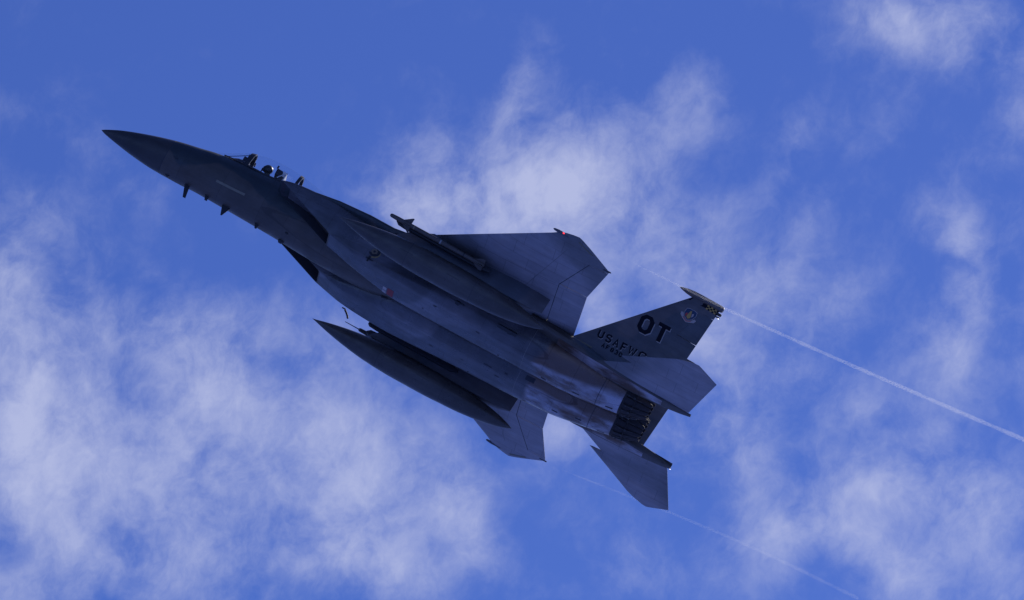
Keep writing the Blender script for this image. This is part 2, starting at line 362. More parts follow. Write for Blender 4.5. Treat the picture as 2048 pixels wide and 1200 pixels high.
# cockpit: floor, glare shield, sills
g = G(); g.box((4.9, 0, .45), (1.36, .72, .03)); g.obj('cockpit_floor', M_dark, J)
g = G(); g.loft([[(x, w * cos(t), 1.0 + h * sin(t)) for t in frange(0, pi, 13)] for x, w, h in ((3.55, .30, .14), (3.8, .34, .30), (4.05, .34, .36), (4.16, .32, .34))]); g.obj('glare_shield', M_dark, J)
g = G(); g.box((3.98, 0, 1.42), (.16, .16, .12)); g.box((4.0, .075, 1.53), (.02, .012, .16)); g.box((4.0, -.075, 1.53), (.02, .012, .16)); g.box((4.0, 0, 1.60), (.02, .14, .012)); g.obj('head_up_display', M_dark, J)
def can_ring(x, zt, zb, w, n=25, off=0.0):
    return [(x, (w + off) * cos(t), zb + (zt - zb + off) * (sin(t) ** .85 if sin(t) > 0 else 0)) for t in frange(0, pi, n)]
CAN = [(3.22, 1.08, 1.02, .30), (3.5, 1.26, 1.0, .38), (3.8, 1.47, 1.0, .43), (4.10, 1.675, 1.0, .46), (4.22, 1.71, 1.0, .465), (4.63, 1.815, 1.0, .48), (5.13, 1.84, 1.03, .49), (5.64, 1.79, 1.10, .49), (6.1, 1.71, 1.18, .46), (6.5, 1.61, 1.25, .40), (6.95, 1.47, 1.30, .28)]
def canr(x, off=0.0, n=25): zt, zb, w = interp(CAN, x); return can_ring(x, zt, zb, w, n, off)
g = G(); g.loft([canr(x) for x in frange(3.24, 4.08, 9)], False, False, False); g.obj('windshield', M_glass, J)
cg = G(); cg.loft([canr(x) for x in frange(4.22, 6.95, 26)], False, False, False); canopy = cg.obj('canopy', M_glass, J)
def arch(x0, x1, o0, o1, name, mat, par):
    g = G(); R4 = [canr(x0, o1), canr(x1, o1), canr(x1, o0), canr(x0, o0)]; n = 25; rings = []
    for j in range(n): rings.append([R4[k][j] for k in range(4)])
    g.loft(rings); return g.obj(name, mat, par)
bow = arch(4.07, 4.20, -.055, .012, 'windshield_bow', M_dark, J)
arch(5.62, 5.71, -.05, .008, 'canopy_rear_frame', M_dark, canopy)
for sy in (-1, 1):
    g = G(); pts = []
    for x in frange(4.2, 6.7, 12):
        zt, zb, w = interp(CAN, x); pts.append((x, sy * (w + .005), zb + .03))
    g.tube(pts, .032, 8); g.obj('canopy_sill', M_dark, canopy)
    g = G(); pts = [(x, sy * (interp(CAN, x)[2] + .004), interp(CAN, x)[1] + .02) for x in frange(3.45, 4.08, 6)]; g.tube(pts, .02, 6); g.obj('windshield_sill', M_dark, J)
    g = G(); g.box((4.235, sy * .2, 1.54), (.03, .13, .07)); g.box((4.255, sy * .2, 1.54), (.006, .11, .05)); g.obj('canopy_mirror', M_link, bow)
g = G(); g.tube([(x, 0, interp(CAN, x)[0] + .004) for x in frange(3.24, 4.08, 6)], .010, 6); g.obj('windshield_centre_seal', M_dark, J)
# ejection seat
g = G(); g.hexa([(4.86, -.24, .55), (5.02, -.24, .55), (5.02, .24, .55), (4.86, .24, .55), (5.10, -.22, 1.40), (5.22, -.22, 1.40), (5.22, .22, 1.40), (5.10, .22, 1.40)])
g.box((4.68, 0, .62), (.44, .46, .14)); seat = g.obj('ejection_seat', M_seat, J)
g = G(); g.hexa([(4.93, -.19, 1.38), (5.16, -.19, 1.38), (5.16, .19, 1.38), (4.93, .19, 1.38), (4.90, -.12, 1.63), (5.10, -.15, 1.60), (5.10, .15, 1.60), (4.90, .12, 1.63)])
g.box((4.90, -.13, 1.66), (.05, .03, .09)); g.box((4.90, .13, 1.66), (.05, .03, .09)); g.obj('headrest', M_seat, seat)
g = G(); g.hexa([(5.14, -.20, 1.30), (5.24, -.20, 1.30), (5.24, .20, 1.30), (5.14, .20, 1.30), (5.12, -.17, 1.62), (5.24, -.17, 1.58), (5.24, .17, 1.58), (5.12, .17, 1.62)])
g.tube([(5.05, -.2, 1.30), (5.24, -.2, 1.58)], .025, 8); g.obj('parachute_container', M_seatw, seat)

# ---- air intakes and engine nacelles
NAC = [(7.45, .76, 1.47, -.19, .60, .04, .05, .05), (7.8, .73, 1.50, -.27, .74, .09, .07, .08), (8.3, .62, 1.54, -.365, .82, .16, .09, .14),
       (9.0, .36, 1.59, -.42, .84, .28, .13, .2), (10, .10, 1.63, -.465, .84, .40, .22, .25), (12, .06, 1.61, -.45, .82, .42, .38, .28),
       (13.9, .02, 1.58, -.455, .80, .55, .50, .3), (15, .00, 1.53, -.465, .88, .66, .62, .5), (16, .03, 1.38, -.40, .92, .64, .64, .6), (16.96, .08, 1.24, -.27, .89, .575, .575, .575)]
def rrect(y0, y1, z0, z1, ri, ro, rt, k=8, inset=0):
    y0 += inset; y1 -= inset; z0 += inset; z1 -= inset
    m = min(y1 - y0, z1 - z0) / 2 - .002; ri, ro, rt = [max(.01, min(q, m)) for q in (ri, ro, rt)]
    P = []
    for (cy, cz, r, a0) in ((y0 + ri, z0 + ri, ri, pi), (y1 - ro, z0 + ro, ro, 1.5 * pi), (y1 - rt, z1 - rt, rt, 0), (y0 + rt, z1 - rt, rt, .5 * pi)):
        for i in range(k + 1): t = a0 + .5 * pi * i / k; P.append((cy + r * cos(t), cz + r * sin(t)))
    return P
def nac_ring(s, inset=0, dx=0):
    yi, yo, zb, zt, a, b, c = interp(NAC, s); P = rrect(yi, yo, zb, zt, a, b, c, 8, inset)
    k = max(0, min(1, (9.6 - s) / 2.15)); k = k * k * (3 - 2 * k) if s > 7.45 else 1
    if inset: pass
    return [(s + dx - 2.05 * k * (z - zb) / (zt - zb), y, z) for y, z in P]
def mir(ring, sy): return [(x, sy * y, z) for x, y, z in ring]
nacs = {}
for sy in (-1, 1):
    g = G(); ss = frange(7.45, 9.6, 22) + frange(9.75, 16.96, 46)
    g.loft([mir(nac_ring(7.9, .03, 0), sy)] * 0 + [mir(nac_ring(s), sy) for s in ss], False, True)
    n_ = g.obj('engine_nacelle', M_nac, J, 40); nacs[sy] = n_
    # duct: lip thickness and lining
    g = G(); r0 = nac_ring(7.45); r1 = nac_ring(7.46, .022, .0)
    g.loft([mir(r0, sy), mir(r1, sy)], False, False)
    for s in (): pass
    g.obj('intake_lip', M_paint, n_)
    g = G(); g.loft([mir(nac_ring(7.46, .022), sy), mir(nac_ring(7.9, .05), sy), mir(nac_ring(8.6, .08), sy), mir(nac_ring(9.6, .16), sy)], False, True); g.obj('intake_duct', M_void, n_)
    # ramp inside
    g = G(); g.hexa([(5.75, sy * .80, .56), (5.75, sy * 1.44, .56), (7.6, sy * 1.44, .30), (7.6, sy * .80, .30), (5.75, sy * .80, .60), (5.75, sy * 1.44, .60), (7.6, sy * 1.44, .6), (7.6, sy * .80, .6)]); g.obj('intake_ramp', M_nac, n_)
# wing glove and shoulder between intake and wing (wedge of upper fuselage)
for sy in (-1, 1):
    g = G(); rings = []
    for x, yo, zc, h in ((5.6, 1.40, .62, .02), (6.5, 1.50, .74, .07), (7.2, 1.60, .80, .08), (8.2, 1.90, .70, .09), (9.0, 2.08, .60, .09), (9.52, 2.32, .56, .07), (10.1, 2.88, .57, .05), (11.0, 2.9, .57, .1), (13.0, 2.3, .62, .06), (14.0, 1.8, .64, .05), (14.9, 1.45, .62, .03), (15.8, 1.2, .6, .02)):
        R5 = []
        for t in frange(-pi / 2, pi / 2, 9): R5.append((x, sy * (yo - .12 + .12 * cos(t)), zc + h * sin(t)))
        R5 += [(x, sy * .6, zc + h + .08), (x, sy * .6, zc - h)]
        rings.append(R5)
    g.loft(rings); g.obj('wing_glove', M_paint, J)

# ---- wings
def naca(f, t): f = max(0, min(1, f)); return 5 * t * (.2969 * sqrt(f) - .126 * f - .3516 * f * f + .2843 * f**3 - .1036 * f**4)
def w_le(y): return 10.10 + 1.02 * (y - 2.87) if y < 6.2 else 13.497 + .6 * (y - 6.2) + .40 * ((y - 6.2) / .33) ** 3
def w_te(y): return 14.91 + max(0, y - 3.97) * .215
def tipx(y): return 15.29 - (y - 5.69) * 1.30 if y <= 6.25 else 14.562 - (y - 6.25) * 1.40
def w_end(y):  # rear edge of the fixed wing box
    if y <= 3.93: return 14.04
    if y <= 5.58: return 14.04 + (y - 3.93) * .388
    if y <= 5.60: return 14.68 + (y - 5.58) / .02 * .58
    if y <= 5.69: return w_te(y)
    return tipx(y)
def wz(y): return .50 + .025 * y
def wth(x, y): 
    le = w_le(y); te = max(w_te(y), tipx(y) if y > 5.69 else 0); te = w_te(min(y, 5.69))
    return naca((x - le) / (te - le), .055 - .022 * y / 6.5) * (te - le)
def wring(x0, x1, y, sy, n=14, tmin=.006, endclose=False):
    up, lo = [], []
    for i in range(n + 1):
        f = i / n; f = f * f * (3 - 2 * f) * .5 + f * .5 if n > 6 else f
        x = x0 + (x1 - x0) * f; th = max(tmin * (0 if i == 0 and x0 <= w_le(y) + 1e-4 else 1), wth(x, y))
        up.append((x, sy * y, wz(y) + th)); lo.append((x, sy * y, wz(y) - th))
    return up + lo[::-1]
wings = {}
for sy in (-1, 1):
    g = G(); ys = [1.4, 2.0, 2.43, 2.87, 3.4, 3.93, 4.5, 5.1, 5.58, 5.60, 5.69, 5.9, 6.1, 6.25, 6.35, 6.43, 6.49, 6.528]
    g.loft([wring(w_le(y) if y >= 2.3 else 9.5 + (y - 2.3) * .3, w_end(y) - .004, y, sy) for y in ys])
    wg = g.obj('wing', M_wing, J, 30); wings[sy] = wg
    g = G(); g.loft([wring(14.052, 14.91, y, sy, 5, .006) for y in (1.75, 2.0, 2.6, 3.3, 3.945)]); g.obj('flap', M_wing, wg, 30)
    g = G(); g.loft([wring(w_end(y) + .012, w_te(y), y, sy, 5, .006) for y in (3.975, 4.5, 5.0, 5.572)]); g.obj('aileron', M_wing, wg, 30)
    # dark cove line along the hinges
    g = G(); g.loft([wring(w_end(y) - .006, w_end(y) + .018, y, sy, 2, .0) for y in (2.0, 3.0, 3.93, 4.8, 5.57)]); g.obj('hinge_cove', M_seam, wg)
    # tip light fairing
    g = G(); g.rev([(13.38, .004), (13.42, .03), (13.55, .045), (13.85, .04), (14.0, .01)], sy * 6.32, wz(6.3) - .0, 12); tp = g.obj('tip_light_fairing', M_pod, wg)
    if sy < 0: g = G(); g.rev([(13.68, .012), (13.69, .019), (13.72, .019), (13.73, .010)], -6.37, wz(6.3) - .01, 12); g.obj('red_position_light', M_lampred, wg)
    # aft tip mass and static wick
    g = G(); g.rev([(15.05, .005), (15.12, .022), (15.30, .022), (15.33, .008)], sy * 5.70, wz(5.7), 8); g.obj('tip_fairing', M_dark, wg)
    # formation light strip under the raked tip
    g = G(); a = Vector((14.20, sy * 6.36, 0)); b = Vector((14.68, sy * 6.06, 0)); d = (b - a).normalized(); q = Vector((-d.y, d.x, 0)) * .03
    pts = [a + q, b + q, b - q, a - q]; g.add([(p.x, p.y, wz(abs(p.y)) - wth(p.x, abs(p.y)) - .006) for p in pts] + [(p.x, p.y, wz(abs(p.y)) - wth(p.x, abs(p.y)) - .001) for p in pts], [(0, 1, 2, 3), (4, 7, 6, 5), (0, 4, 5, 1), (1, 5, 6, 2), (2, 6, 7, 3), (3, 7, 4, 0)])
    g.obj('formation_light_strip', M_form, wg, smooth=False)
    # underside panel joints
    g = G()
    for (x0, y0, x1, y1) in ((11.4, 3.7, 13.95, 3.9), (13.0, 2.6, 13.95, 5.75)):
        n = 8
        for i in range(n):
            A = [x0 + (x1 - x0) * i / n, y0 + (y1 - y0) * i / n]; B = [x0 + (x1 - x0) * (i + 1) / n, y0 + (y1 - y0) * (i + 1) / n]
            dd = Vector((B[0] - A[0], B[1] - A[1])).normalized(); px, py = -dd.y * .004, dd.x * .004
            Q = [(A[0] + px, A[1] + py), (B[0] + px, B[1] + py), (B[0] - px, B[1] - py), (A[0] - px, A[1] - py)]
            g.add([(a_, sy * b_, wz(b_) - wth(a_, b_) - .003) for a_, b_ in Q], [(0, 1, 2, 3)])
    g.obj('panel_joints', M_joint, wg, smooth=False)
g = G(); g.rev([(9.42, .005), (9.44, .02), (9.47, .022), (9.50, .01)], -2.24, .55, 12); g.obj('red_position_light', M_lampred, J)
g = G(); g.rev([(9.36, .005), (9.40, .03), (9.47, .032), (9.52, .01)], 2.22, .55, 12); g.obj('green_position_light', M_lens, J)

# ---- tail booms
for sy in (-1, 1):
    g = G(); rings = []
    for x, yi, yo, z0, z1, r in ((13.6, 1.1, 1.95, .30, .66, .12), (14.4, 1.15, 2.0, .20, .62, .09), (15.0, 1.18, 2.02, .16, .54, .08), (15.8, 1.2, 2.0, .13, .44, .07), (16.6, 1.24, 1.93, .12, .39, .06), (17.4, 1.30, 1.85, .12, .35, .05), (18.1, 1.40, 1.78, .13, .32, .045), (18.6, 1.48, 1.72, .155, .30, .04), (18.89, 1.53, 1.67, .19, .27, .03)):
        P = rrect(yi, yo, z0, z1, r, r, r * 1.5, 5)
        P = [(y - (.30 * max(0, (z - z0) / (z1 - z0) - .35) if y > (yi + yo) / 2 else 0), z) for y, z in P]
        rings.append([(x, sy * y, z) for y, z in P])
    g.loft(rings); g.obj('tail_boom', M_paint, J, 30)
for sy in (-1, 1):
    g = G(); V = []
    for x, y0, y1, z in ((14.6, 1.30, 1.90, .188), (15.0, 1.31, 1.90, .16), (15.8, 1.32, 1.89, .13), (16.6, 1.36, 1.84, .12), (17.4, 1.40, 1.78, .12), (18.0, 1.48, 1.72, .128)): V += [(x, sy * y0, z - .005), (x, sy * y1, z - .005)]
    g.add(V, [(2 * i, 2 * i + 1, 2 * i + 3, 2 * i + 2) for i in range(5)]); g.obj('boom_underside_panel', M_bare, J)
# ---- stabilators
def s_le(y):
    if y < 2.70: return 15.98 + (y - 1.95) * 1.16
    if y < 4.05: return 16.45 + (y - 2.73) * 1.135
    return 17.948 + (y - 4.05) * 1.2 + 3.2 * (y - 4.05) ** 2
def s_te(y): return 18.815 + (y - 1.75) * .215 if y <= 3.86 else 19.27 - (y - 3.86) * 1.45
for sy in (-1, 1):
    def sring(y, n=12):
        le, te = s_le(y), s_te(y); ch = te - le; up, lo = [], []; full = s_te(min(y, 3.86)) - le
        for i in range(n + 1):
            x = le + ch * (i / n) ** 1.4; th = max(.0 if i == 0 else .005, naca((x - le) / max(full, .2), .038) * full)
            up.append((x, sy * y, .2 + th)); lo.append((x, sy * y, .2 - th))
        return up + lo[::-1]
    g = G(); g.loft([sring(y) for y in (1.72, 2.0, 2.4, 2.68)] + [sring(y) for y in (2.73, 3.1, 3.5, 3.86, 4.05, 4.15, 4.22, 4.27, 4.31)]); st = g.obj('stabilator', M_wing, J, 30)
# ---- fins
FY = 1.5
def f_le(z): return 15.0 + (z - .88) * .768
def f_te(z): return 17.90 + (z - .5) * .042
def fth(x, z):
    f = (x - f_le(z)) / (f_te(z) - f_le(z)); f = max(0, min(1, f))
    return (.062 - .008 * z) * min(1, sqrt(f / .2)) * min(1, max(.06, (1 - f) / .35))
RUD = [(1.05, 17.30), (2.36, 17.36), (3.35, 17.62)]
fins = {}
for sy in (-1, 1):
    def fr(x0, x1, z, n=12):
        a, b = [], []
        for i in range(n + 1):
            x = x0 + (x1 - x0) * (i / n); th = 0 if (i == 0 and x0 <= f_le(z) + 1e-3) else fth(x, z) + .0005
            a.append((x, sy * FY + th, z)); b.append((x, sy * FY - th, z))
        return a + b[::-1]
    g = G(); g.loft([fr(f_le(z), f_te(z) if z < 2.34 or z > 3.36 else 17.36 + (z - 2.36) * .262, z) for z in (.3, .88, 1.5, 2.0, 2.335, 2.345, 2.8, 3.35, 3.365, 3.74 if sy < 0 else 3.5)])
    fn = g.obj('fin', M_fin, J, 30); fins[sy] = fn
    g = G(); g.loft([fr(17.363 + (z - 2.36) * .262, f_te(z), z, 5) for z in (2.355, 2.8, 3.35)]); g.obj('rudder', M_fin, fn, 30)
    g = G()
    if sy < 0: g.rev([(16.70, .004), (16.78, .035), (16.95, .075), (17.15, .098), (17.4, .105), (18.0, .10), (18.10, .085), (18.13, .05)], sy * FY, 3.79, 20)
    else: g.rev([(16.95, .004), (17.05, .03), (17.3, .055), (17.9, .05), (18.0, .03)], sy * FY, 3.50, 16)
    tp = g.obj('fin_tip_pod', M_pod, fn)
    if sy > 0: continue
    g = G(); g.rev([(17.98, .03), (18.02, .045), (18.12, .045), (18.15, .03)], sy * FY, 3.60, 10); g.rev([(18.0, .02), (18.1, .028), (18.14, .02)], sy * FY, 3.50, 10); g.obj('tail_light_housing', M_dark, fn)
    g = G(); g.rev([(18.10, .008), (18.12, .012), (18.14, .008)], sy * (FY + .02), 3.46, 8); g.obj('white_tail_light', M_lampwhite, fn)
# boom end lights
g = G(); g.rev([(18.88, .007), (18.9, .010), (18.91, .006)], 1.62, .17, 8); g.obj('white_tail_light', M_lampwhite, J)

# ---- nozzles
NZ = .32
for sy in (-1, 1):
    yc = sy * .655
    g = G(); g.rev([(16.93, .585), (17.02, .575), (17.04, .50), (17.35, .43), (17.72, .315), (17.70, .29), (17.3, .40), (16.9, .48)], yc, NZ, 45, cap=False)
    nz = g.obj('exhaust_nozzle', M_burn, J, 30)
    g = G(); g.rev([(16.9, .47), (16.901, .001)], yc, NZ, 30); g.obj('flame_holder', M_void, nz)
    proto = strut = rodp = None
    for k in range(15):
        if proto is None:
            g = G(); rings = []
            for x, r, w, h in ((17.02, .545, .108, .03), (17.2, .515, .102, .035), (17.42, .455, .088, .035), (17.6, .40, .076, .03), (17.74, .352, .058, .022), (17.78, .340, .034, .018)):
                rings.append([(x, -w, r - h), (x, w, r - h), (x, w * .8, r), (x, 0, r + .016), (x, -w * .8, r)])
            g.loft(rings); proto = g.obj('petal', M_burn, nz, 25); pm = proto
        else: pm = proto.copy(); C.objects.link(pm); pm.parent = nz
        a = 2 * pi * (k + .5) / 15
        pm.matrix_local = Matrix.Translation((0, yc, NZ)) @ Matrix.Rotation(a, 4, 'X') @ Matrix.Identity(4)
        if strut is None:
            g = G(); g.tube([(17.0, .02, .585), (17.3, -.01, .545), (17.52, .01, .47)], .012, 6); g.box((17.3, 0, .555), (.06, .07, .035)); g.box((17.12, .0, .58), (.05, .05, .03))
            strut = g.obj('actuator_link', M_link, nz, 25); sm = strut
        else: sm = strut.copy(); C.objects.link(sm); sm.parent = nz
        sm.matrix_local = Matrix.Translation((random.uniform(-.05, .05), yc, NZ)) @ Matrix.Rotation(2 * pi * k / 15 + random.uniform(-.08, .08), 4, 'X')
    g = G(); n = 48; g.tube([(17.31, yc + .535 * cos(2 * pi * i / n), NZ + .535 * sin(2 * pi * i / n)) for i in range(n + 1)], .016, 6); g.obj('synchronising_ring', M_burn, nz)

# ---- pylons, rails
for sy in (-1, 1):
    g = G(); rings = []
    for x, z0, z1, w in ((9.30, -.02, .02, .02), (9.55, -.09, .22, .07), (10.2, -.11, .56, .10), (12.2, -.10, .60, .12), (13.0, -.10, .58, .15), (13.6, -.06, .57, .09), (13.95, .02, .56, .02)):
        P = rrect(-w, w, z0, z1, .015, .015, .015, 2); rings.append([(x, sy * 2.95 + y, z) for y, z in P])
    g.loft(rings); py = g.obj('wing_pylon', M_fin, J, 30)
    g = G(); rings = []
    for x, h, w in ((9.12, .02, .015), (9.22, .09, .05), (9.5, .11, .06), (11.9, .11, .06), (12.15, .05, .03)):
        P = rrect(-w, w, -h, h, .012, .012, .012, 2); rings.append([(x, sy * 3.27 + y, .22 + z) for y, z in P])
    g.loft(rings); g.box((10.8, sy * 3.12, .24), (1.2, .26, .05)); g.obj('launcher_rail', M_dark, py, 30)
    g = G(); rings = []
    for x, h, w in ((9.14, .03, .02), (9.20, .07, .05), (9.45, .085, .06), (11.9, .085, .055), (12.1, .04, .03)):
        P = rrect(-w, w, -h, h, .012, .012, .012, 2); rings.append([(x, sy * 2.62 + y, .14 + z) for y, z in P])
    g.loft(rings); g.box((10.8, sy * 2.76, .2), (1.2, .26, .05)); g.obj('launcher_rail', M_dark, py, 30)

# ---- belly antennas and small fittings
def blade(x0, x1, xb0, xb1, zb, name='blade_antenna', y=0, t=.02, mat=None):
    z0 = fus_bottom((x0 + x1) / 2, y) + .03
    g = G(); g.hexa([(x0, y - t, z0), (x1, y - t, z0), (x1, y + t, z0), (x0, y + t, z0), (xb0, y - t * .5, zb), (xb1, y - t * .5, zb), (xb1, y + t * .5, zb), (xb0, y + t * .5, zb)])
    g.obj(name, mat or M_dark, J, smooth=False)
blade(2.88, 3.05, 3.05, 3.14, -.63)
blade(3.55, 3.68, 3.62, 3.70, -.37, t=.03)
blade(4.12, 4.40, 4.25, 4.29, -.55)
blade(5.20, 5.34, 5.28, 5.34, -.385, t=.03)
blade(2.22, 2.40, 2.30, 2.38, -.30, t=.035)
g = G(); g.tube([(2.3, -.50, .12), (2.3, -.585, .06), (2.42, -.60, .05)], .014, 6); g.obj('air_data_probe', M_dark, J)
g = G(); g.rev([(6.02, .01), (6.06, .07), (6.14, .075), (6.2, .03)], .12, fus_bottom(6.1) - .01, 10); g.obj('beacon_housing', M_dark, J)
g = G(); g.rev([(6.15, .01), (6.18, .035), (6.22, .035), (6.25, .01)], -.32, fus_bottom(6.2, .32) - .005, 8); g.obj('drain_mast', M_dark, J)
def belly_patch(x0, x1, y0, y1, name, mat, zf, th=.006, off=.004, n=4, parent=None, label=None):
    g = G(); V = []
    for i in range(n + 1):
        for j in range(n + 1):
            x = x0 + (x1 - x0) * i / n; y = y0 + (y1 - y0) * j / n; V.append((x, y, zf(x, y) - off))
    F = [(i * (n + 1) + j, i * (n + 1) + j + 1, (i + 1) * (n + 1) + j + 1, (i + 1) * (n + 1) + j) for i in range(n) for j in range(n)]
    g.add(V, F); return g.obj(name, mat, parent or J, label=label)
belly_patch(6.98, 7.3, .16, .30, 'vent_grille', M_dark, lambda x, y: fus_bottom(x, y))
for sy_ in (-1,):
    g = G()
def nac_z(x, y):
    yi, yo, zb, zt, a, b, c = interp(NAC, x); m = min(yo - yi, zt - zb) / 2 - .002; a = min(a, m); b = min(b, m); y = abs(y)
    if y < yi + a: d = yi + a - y; return zb + a - sqrt(max(0, a * a - d * d))
    if y > yo - b: d = y - yo + b; return zb + b - sqrt(max(0, b * b - d * d))
    return zb
belly_patch(9.58, 9.78, -.82, -.46, 'red_rescue_panel', M_red, nac_z)
belly_patch(9.43, 9.55, -.78, -.62, 'white_stencil_block', M_white, nac_z)
belly_patch(9.43, 9.55, -.59, -.43, 'white_stencil_block', M_white, nac_z)
belly_patch(9.40, 9.60, .13, .24, 'vent_grille', M_dark, lambda x, y: fus_bottom(x, y) - .03)
for (x, y, l_, w_) in ((11.2, .9, .12, .04), (12.2, .75, .10, .03), (13.3, .6, .14, .05), (12.9, .35, .25, .05), (13.55, .3, .10, .05), (14.15, .12, .28, .10), (15.2, .75, .18, .05), (15.9, .6, .2, .05), (14.6, -.6, .16, .05), (15.6, -.7, .2, .05), (16.6, -.7, .22, .06), (16.6, .8, .22, .06), (11.0, -1.25, .1, .06), (12.4, -1.1, .12, .06), (14.3, 1.1, .1, .03), (12.5, 1.2, .05, .05), (13.2, -.5, .05, .05), (10.7, -.8, .05, .05)):
    belly_patch(x, x + l_, y, y + w_, 'small_vent', M_seam, nac_z, n=2)
for sy in (-1, 1):
    g = G(); ring = [p for p in nac_ring(13.94)]; rb = [(x, sy * (y - .8) * 1.004 + sy * .8, (z - .15) * 1.004 + .15) for x, y, z in ring]
    g.loft([[(x + d, y, z) for x, y, z in rb] for d in (-.007, .007)], False, False); g.obj('nacelle_seam', M_nseam, nacs[sy])
    g = G(); ring = nac_ring(16.3); rb = [(x, sy * (y - .7) * 1.004 + sy * .7, (z - .25) * 1.004 + .25) for x, y, z in ring]
    g.loft([[(x + d, y, z) for x, y, z in rb] for d in (-.008, .008)], False, False); g.obj('nacelle_seam', M_seam, nacs[sy])
# missile launcher shoes along the lower outer corner of the nacelle
for sy in (-1, 1):
    for x0, x1 in ((11.2, 11.8), (12.9, 13.5)):
        g = G(); g.box(((x0 + x1) / 2, sy * 1.56, -.20), (x1 - x0, .10, .06), rx=sy * .6); g.box(((x0 + x1) / 2 + .1, sy * 1.58, -.22), (.12, .12, .08), rx=sy * .6); g.obj('missile_ejector_foot', M_dark, nacs[sy], smooth=False)
# cross shaped static marks and probe hook under starboard intake
g = G(); g.tube([(8.50, 1.66, -.38), (8.58, 1.72, -.42), (8.66, 1.72, -.50), (8.70, 1.66, -.58)], .03, 6); g.tube([(8.40, 1.66, -.36), (8.50, 1.66, -.36), (8.54, 1.68, -.40)], .022, 6); g.obj('hook_shaped_probe', M_seam, nacs[1])
g = G(); g.box((8.78, -1.60, -.36), (.05, .02, .20)); g.box((8.80, -1.60, -.36), (.22, .02, .04)); g.obj('static_port_mark', M_dark, nacs[-1])

# ---- side markings
def side_patch(poly, yf, name, mat, parent, off=.005, label=None):
    from mathutils.geometry import tessellate_polygon
    V = [(x, yf(x, z) - off, z) for x, z in poly]; t = tessellate_polygon([[Vector((x, z, 0)) for x, z in poly]])
    g = G(); g.add(V, [tuple(f) for f in t]); o = g.obj(name, mat, parent, smooth=False)
    if label: o['label'] = label
    return o
def rect(x0, z0, x1, z1, n=8, sk=0): return [(x0 + (x1 - x0) * i / n, z0 + sk * i / n) for i in range(n + 1)] + [(x1 - (x1 - x0) * i / n, z1 + sk * (n - i) / n) for i in range(n + 1)]
side_patch(rect(3.70, .035, 4.62, .095, 10, .02), lambda x, z: fus_y(x, z), 'formation_light_strip', M_form2, J)
ff = lambda x, z: -FY - fth(x, z)
side_patch(rect(14.88, .595, 15.50, .645, 6), lambda x, z: -1.97 + .0, 'formation_light_strip', M_form, J, off=.0) if False else None
# round emblem on the intake wall
def disc(cx, cz, r, n=20, a0=0, a1=2 * pi): return [(cx + r * cos(a0 + (a1 - a0) * i / n), cz + r * sin(a0 + (a1 - a0) * i / n)) for i in range(n if a1 - a0 > 6.2 else n + 1)]
ny = lambda x, z: -interp(NAC, x + .0)[1] - .001
side_patch(disc(8.82, -.09, .19), ny, 'round_squadron_badge', M_ochre, nacs[-1], .004)
side_patch(disc(8.82, -.06, .165), ny, 'round_squadron_badge_field', M_dark, nacs[-1], .008)
side_patch([(8.72, -.10), (8.80, -.16), (8.91, -.10), (8.89, -.0), (8.80, .03), (8.73, -.02)], ny, 'badge_figure', M_tan, nacs[-1], .012)
side_patch([(8.77, -.07), (8.82, -.11), (8.86, -.05), (8.80, -.02)], ny, 'badge_figure', M_dark, nacs[-1], .016)

# ---- lettering on the port fin
GLY = {'O': [([(.28, 1), (.72, 1), (1, .8), (1, .2), (.72, 0), (.28, 0), (0, .2), (0, .8)], 1)],
 'U': [([(0, 1.1), (0, .22), (.26, 0), (.74, 0), (1, .22), (1, 1.1)], 0)],
 'S': [([(1, .82), (.76, 1), (.24, 1), (0, .84), (0, .66), (.2, .54), (.8, .46), (1, .34), (1, .16), (.76, 0), (.24, 0), (0, .18)], 0)],
 'A': [([(-.02, -.1), (.5, 1.02), (1.02, -.1)], 0), ([(.36, .3), (.64, .3)], 0)],
 'F': [([(0, -.1), (0, 1), (1.05, 1)], 0), ([(.13, .5), (.8, .5)], 0)],
 'W': [([(-.03, 1.1), (.22, .02), (.5, .9), (.78, .02), (1.03, 1.1)], 0)],
 'C': [([(1, .78), (.74, 1), (.26, 1), (0, .8), (0, .2), (.26, 0), (.74, 0), (1, .22)], 0)],
 'T': [([(-.1, 1), (1.1, 1)], 0), ([(.5, .9), (.5, -.1)], 0)],
 '8': [([(.28, 1), (.72, 1), (1, .8), (1, .2), (.72, 0), (.28, 0), (0, .2), (0, .8)], 1), ([(.13, .5), (.87, .5)], 0)],
 '3': [([(0, .82), (.24, 1), (.76, 1), (1, .84), (1, .64), (.72, .52), (1, .38), (1, .16), (.76, 0), (.24, 0), (0, .18)], 0)]}
GLY['0'] = GLY['O']
def glyph(g, ch, x, z, w, h, t, yf, off, shear=-.1):
    for pts, closed in GLY[ch]:
        P = [Vector((x + t / 2 + a * (w - t), z + t / 2 + b * (h - t))) for a, b in pts]; n = len(P); Lf, Rt = [], []
        for i in range(n):
            if closed: d0 = (P[i] - P[i - 1]).normalized(); d1 = (P[(i + 1) % n] - P[i]).normalized()
            else:
                d1 = (P[min(i + 1, n - 1)] - P[min(i, n - 2)]).normalized(); d0 = (P[max(i, 1)] - P[max(i - 1, 0)]).normalized()
            n0 = Vector((-d0.y, d0.x)); n1 = Vector((-d1.y, d1.x)); m = (n0 + n1).normalized(); k = min(1.9, 1 / max(.3, m.dot(n0))) * t / 2
            Lf.append(P[i] + m * k); Rt.append(P[i] - m * k)
        V = [(p.x + shear * (p.y - z), yf(p.x, p.y) - off, p.y) for p in Lf + Rt]
        F = [(i, (i + 1) % n, n + (i + 1) % n, n + i) for i in range(n if closed else n - 1)]
        g.add(V, F)
